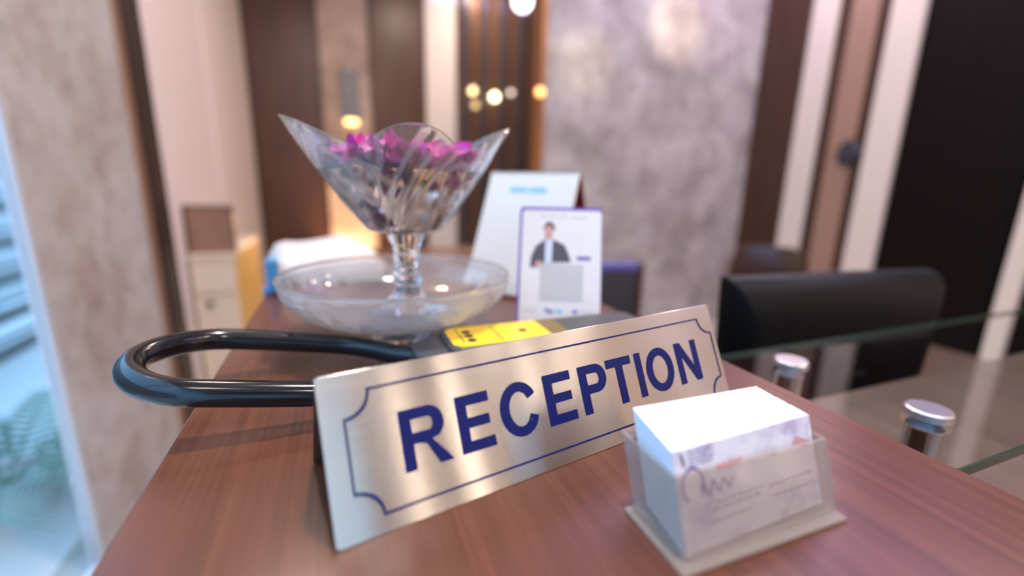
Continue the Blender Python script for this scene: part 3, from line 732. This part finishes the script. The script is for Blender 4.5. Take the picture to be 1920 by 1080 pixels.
while cnt < 150:
    th = random.uniform(0, 2 * PI); rr = math.sqrt(random.random())
    R_ = inner_r(th, .186) - .013
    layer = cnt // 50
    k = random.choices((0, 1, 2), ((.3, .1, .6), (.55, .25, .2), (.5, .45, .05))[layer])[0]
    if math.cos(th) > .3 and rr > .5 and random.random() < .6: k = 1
    nm, ms = pm[k]
    o = bpy.data.objects.new('petal', random.choice(ms)); COL.objects.link(o)
    o.location = (BX + rr * R_ * math.cos(th), BY + rr * R_ * math.sin(th), Z0 + ZW + .003 + layer * .0055 + random.uniform(0, .003))
    o.rotation_euler = (random.gauss(0, .5), random.gauss(0, .5), random.uniform(0, 6.28))
    tag(o, '%s flower petal floating in the footed glass bowl' % nm, 'petal', '%s petals in the glass bowl' % nm)
    cnt += 1
# one petal has sunk to the bottom of the bowl
o = bpy.data.objects.new('petal', pm[2][1][0]); COL.objects.link(o); o.location = (BX - .022, BY - .012, Z0 + .128); o.rotation_euler = (.9, .5, .4); o.scale = (.8, .8, .8)
tag(o, 'single dark purple petal sunk low in the glass bowl', 'petal')

# ------------------------------------------------------------------ packet behind the dish
m_pk = mat('cream_paper', (.58, .52, .48), .5); m_pb = mat('blue_edge', (.06, .22, .42), .45)
pk = thing('paper_packet', 'cream paper packet with blue end band lying behind the glass dish', 'packet', (-.095, .70, 0), (0, 0, math.radians(8)))
b = MB(); nx_, ny_ = 12, 12; vs = []
for lev in (0, 1):
    for i in range(nx_ + 1):
        for j in range(ny_ + 1):
            u, v = i / nx_, j / ny_; e = min(u, 1 - u, v, 1 - v)
            h = .020 + .034 * min(1, e * 7) ** .5 + .004 * math.sin(7 * u + 3 * v)
            vs.append((.17 * u, .26 * v, h if lev else .0005 + .004 * (1 - min(1, e * 8))))
N = ny_ + 1; q0 = (nx_ + 1) * N
fs = [(i * N + j, i * N + j + 1, (i + 1) * N + j + 1, (i + 1) * N + j) for i in range(nx_) for j in range(ny_)] + [(q0 + i * N + j, q0 + (i + 1) * N + j, q0 + (i + 1) * N + j + 1, q0 + i * N + j + 1) for i in range(nx_) for j in range(ny_)]
for i in range(nx_): fs += [(i * N, (i + 1) * N, q0 + (i + 1) * N, q0 + i * N), (i * N + ny_, q0 + i * N + ny_, q0 + (i + 1) * N + ny_, (i + 1) * N + ny_)]
for j in range(ny_): fs += [(j, q0 + j, q0 + j + 1, j + 1), (nx_ * N + j, nx_ * N + j + 1, q0 + nx_ * N + j + 1, q0 + nx_ * N + j)]
b.add(vs, fs); b.part('wrapper', m_pk, pk, smooth=50)
MB().box(-.006, .010, -.004, .02, .004, .052).box(-.012, .0, -.002, .012, .0005, .012).part('blue_band', m_pb, pk, bevel=.003)

# ------------------------------------------------------------------ monitor on the desk
mo = thing('computer_monitor', 'black computer monitor seen from behind beyond the glass shelf', 'monitor', (.748, .458, -.335), (0, 0, math.radians(-6)))
m_mb = mat('monitor_plastic', (.004, .0035, .0035), .45, Specular_IOR_Level=.15)
hw = .215
b = MB()
prof = [(-.018, 1.0, .0), (.0, 1.0, .0), (.014, .985, .006), (.026, .96, .018), (.036, .90, .042), (.041, .78, .085)]   # depth toward the camera, width factor, inset
zt_, zb_ = .371, .105
rings = []
for d, wfac, ins in prof:
    rings.append([(-hw * wfac * .93, -d, zb_ + ins), (hw * wfac * .93, -d, zb_ + ins), (hw * wfac, -d, zt_ - ins), (-hw * wfac, -d, zt_ - ins)])
vs = [p for r in rings for p in r]; fs = [(0, 1, 2, 3), tuple(4 * (len(rings) - 1) + i for i in (3, 2, 1, 0))]
for i in range(len(rings) - 1):
    for j in range(4): fs.append((i * 4 + j, i * 4 + (j + 1) % 4, i * 4 + 4 + (j + 1) % 4, i * 4 + 4 + j))
b.add(vs, fs); b.part('back_shell', m_mb, mo, bevel=.004, smooth=40)
MB().box(-hw + .012, hw - .012, .0181, .0186, zb_ + .015, zt_ - .012).part('screen', mat('screen_black', (.01, .01, .012), .1), mo)
MB().box(-.03, .03, -.055, -.035, .01, .22).part('stand_neck', m_mb, mo, bevel=.004)
MB().prism(rrect(-.11, .11, -.10, .06, .03), .0, .012).part('stand_base', m_mb, mo, bevel=.002)

# ------------------------------------------------------------------ chairs behind the counter
m_uph = mat('dark_upholstery', (.045, .04, .045), .6); m_sheen = mat('blue_sheen_fabric', (.10, .09, .28), .5); m_chw = wood('chair_wood', (.07, .03, .02), (.13, .06, .04), (10, 10, 1), .35, .5)  # violet-blue of the top rail is a reflection put into its colour
ch = thing('dining_chair', 'dark upholstered chair with blue reflection painted on its top rail behind the payment stand', 'chair', (1.03, 1.62, FL), (0, 0, math.radians(-8)))
MB().box(-.19, .19, -.02, .02, .48, .85).part('backrest', m_uph, ch, bevel=.012)
MB().box(-.195, .195, -.026, .026, .851, .892).part('top_rail', m_sheen, ch, bevel=.012)
for x in (-.215, .215): MB().tube([(x, -.02, 0), (x, 0, .45), (x * .98, .0, .885)], .018, 10).part('rear_leg', m_chw, ch, smooth=40)
for x in (-.2, .2): MB().tube([(x, .42, 0), (x, .42, .43)], .017, 10).part('front_leg', m_chw, ch, smooth=40)
MB().box(-.21, .21, .025, .44, .43, .49).part('seat', m_uph, ch, bevel=.015)
m_lea = mat('brown_leather', (.045, .018, .012), .33)
oc = thing('office_chair', 'brown leather office chair with rounded back behind the monitor', 'chair', (1.60, 1.25, FL), (0, 0, math.radians(-48)))
oc.scale = (.62, .8, 1)
b = MB(); nx_, ny_ = 14, 10; vs = []
for sgn in (0, 1):
    for i in range(nx_ + 1):
        for j in range(ny_ + 1):
            u = i / nx_ * 2 - 1; v = j / ny_
            bulge = .035 * (1 - u ** 4) * (1 - (2 * v - 1) ** 4) ** .5
            vs.append((.23 * u * (1 - .10 * abs(2 * v - 1) ** 4), (.03 + bulge if sgn else -.02 - bulge * .6) + .05 * u * u,  .50 + .495 * v - .03 * u ** 4 * v))
N = ny_ + 1; q0 = (nx_ + 1) * N
for s_ in (0, q0): fs_ = [(s_ + i * N + j, s_ + i * N + j + 1, s_ + (i + 1) * N + j + 1, s_ + (i + 1) * N + j) for i in range(nx_) for j in range(ny_)]; b.f += fs_; b.m += [0] * len(fs_)
fs_ = []
for i in range(nx_): fs_ += [(i * N, (i + 1) * N, q0 + (i + 1) * N, q0 + i * N), (i * N + ny_, q0 + i * N + ny_, q0 + (i + 1) * N + ny_, (i + 1) * N + ny_)]
for j in range(ny_): fs_ += [(j, q0 + j, q0 + j + 1, j + 1), (nx_ * N + j, nx_ * N + j + 1, q0 + nx_ * N + j + 1, q0 + nx_ * N + j)]
b.f += fs_; b.m += [0] * len(fs_); b.v = vs
b.part('backrest', m_lea, oc, smooth=60)
MB().box(-.24, .24, .06, .52, .42, .50).part('seat', m_lea, oc, bevel=.03, seg=3, smooth=40)
MB().tube([(0, .29, .09), (0, .29, .42)], .025, 12).part('gas_column', m_mb, oc, smooth=40)
MB().tube([(0, .20, .40), (0, -.01, .43), (0, -.03, .60)], .018, 10).part('back_support', m_mb, oc, smooth=40)
for k in range(5):
    a = k * 2 * PI / 5; p = Vector((.27 * math.cos(a), .29 + .27 * math.sin(a), .075))
    lg = MB().tube([(0, .29, .10), p], [.022, .014], 8).part('base_leg', m_mb, oc, smooth=40)
    MB().ball((p.x, p.y, .03), .03, 12, 8).part('castor', m_mb, lg, smooth=60)

# ------------------------------------------------------------------ cream cabinet and board by the left wall
m_crm = mat('cream_laminate', (.72, .62, .50), .45); m_litside = mat('lamplit_laminate', (.62, .38, .10), .45)  # yellow is lamplight on the cream cabinet's side, put into the colour
cb = thing('cream_cabinet', 'slim cream cabinet with yellow lamplight painted on its side and dark knob by the white wall', 'cabinet', (-.735, 2.70, FL))
MB().box(0, .195, .02, .80, .0, .80).part('carcass', m_litside, cb, bevel=.004)
MB().box(0, .20, -.0, .018, .03, .60).part('door', m_crm, cb, bevel=.003)
MB().box(0, .20, -.0, .018, .61, .80).part('drawer', m_crm, cb, bevel=.003)
MB().box(-.003, .203, -.01, .805, .80, .822).part('cabinet_top', m_crm, cb, bevel=.003)
MB().ball((.07, -.016, .56), .016).part('knob', m_ink, cb, smooth=60)
bo = thing('wooden_board', 'brown wooden board standing on the cream cabinet against the white wall', 'board', (-.735, 2.74, FL + .822), (math.radians(-3), 0, 0))
MB().box(0, .20, 0, .015, 0, .24).part('panel', wood('board_wood', (.22, .12, .08), (.32, .19, .13), (10, 10, 1), .5, .4), bo, bevel=.003)
MB().box(-.01, .0, -.004, .02, 0, .25).box(.20, .21, -.004, .02, 0, .25).box(-.01, .21, -.004, .02, .24, .25).part('edge_frame', m_brown, bo)

# ------------------------------------------------------------------ lamps on the far wall
scn = thing('wall_sconce', 'slim grey wall lamp glowing warm below on the rose stone strip', 'wall lamp', (.19, YF - .013, .76))
MB().box(-.085, .085, -.06, 0, .02, .50).part('lamp_body', mat('grey_metal', (.17, .17, .19), .4, .2), scn, bevel=.008)
MB().box(-.06, .06, -.075, -.005, -.02, .02).part('lamp_lens', emit('warm_lamp', (1, .62, .22), 7), scn, bevel=.015)
spot('sconce_light', (.19, YF - .20, .70), (.19, YF - .02, -.5), 70, (1, .60, .26), 75, 1)
spot('side_lamp_light', (-.25, 4.3, -.15), (-.62, 3.0, -.55), 70, (1, .60, .22), 46, 1)
spot('table_lamp_light', (.16, YF - .45, -.95), (.14, YF, -.15), 120, (1, .62, .28), 80, 1)
BL = ((1.46, 1.15, .072, (1, .78, .38), 2.2, 'upper yellow globe bulb at the left of the slatted screen'),
      (1.46, .99, .065, (.9, .66, .30), .8, 'dim yellow globe bulb below the upper yellow one'),
      (1.71, 1.11, .085, (1, .86, .52), 4.0, 'brightest cream globe bulb on the slatted screen'),
      (1.905, 1.17, .055, (1, .86, .75), 1.0, 'small dull white globe bulb on the slatted screen'))
def bulb(x, y, z, r, c, s, lab):
    t = thing('globe_bulb', lab, 'lamp', (x, y, z), group='globe bulbs on the slatted screen')
    MB().ball((0, 0, 0), r, 20, 12).part('globe', emit('bulb_glow', c, s), t, smooth=80)
    MB().tube([(0, 0, r * .95), (0, 0, r + .03)], r * .35, 10).part('cap', m_gold, t)
    MB().tube([(0, 0, r + .03), (0, .02, CEIL - z)], .003, 6).part('cord', m_ink, t)
for i, (x, z, r, c, s, lab) in enumerate(BL): bulb(x, YF - .20 - .09 * (i == 1), z, r * .5, c, s * 2.2, lab)
bulb(1.355, 2.99, .79, .028, (1, .52, .16), 4.0, 'orange globe bulb at the bronze edge of the stone wall')
bulb(2.13, YF - .25, 2.18 - .46, .055, (.95, .93, 1), 6.0, 'white globe lamp high on the slatted screen') if False else bulb(1.07, 2.65, 1.195, .055, (.93, .93, 1), 5.0, 'large white globe lamp at the top beside the stone wall')
kn = thing('wall_disc', 'dark round disc mounted on the tan strip of the right wall', 'wall disc', (XR - .041, 2.14, .43))
MB().lathe([(0, 0), (.08, 0), (.08, .02), (.065, .045), (0, .05)], 32, Matrix.Rotation(-PI / 2, 4, 'Y')).part('disc', mat('slate_metal', (.03, .035, .045), .4), kn, smooth=40)
MB().lathe([(.081, 0), (.088, 0), (.088, .012), (.081, .012)], 32, Matrix.Rotation(-PI / 2, 4, 'Y'), close=True).part('ring', m_ink, kn, smooth=40)
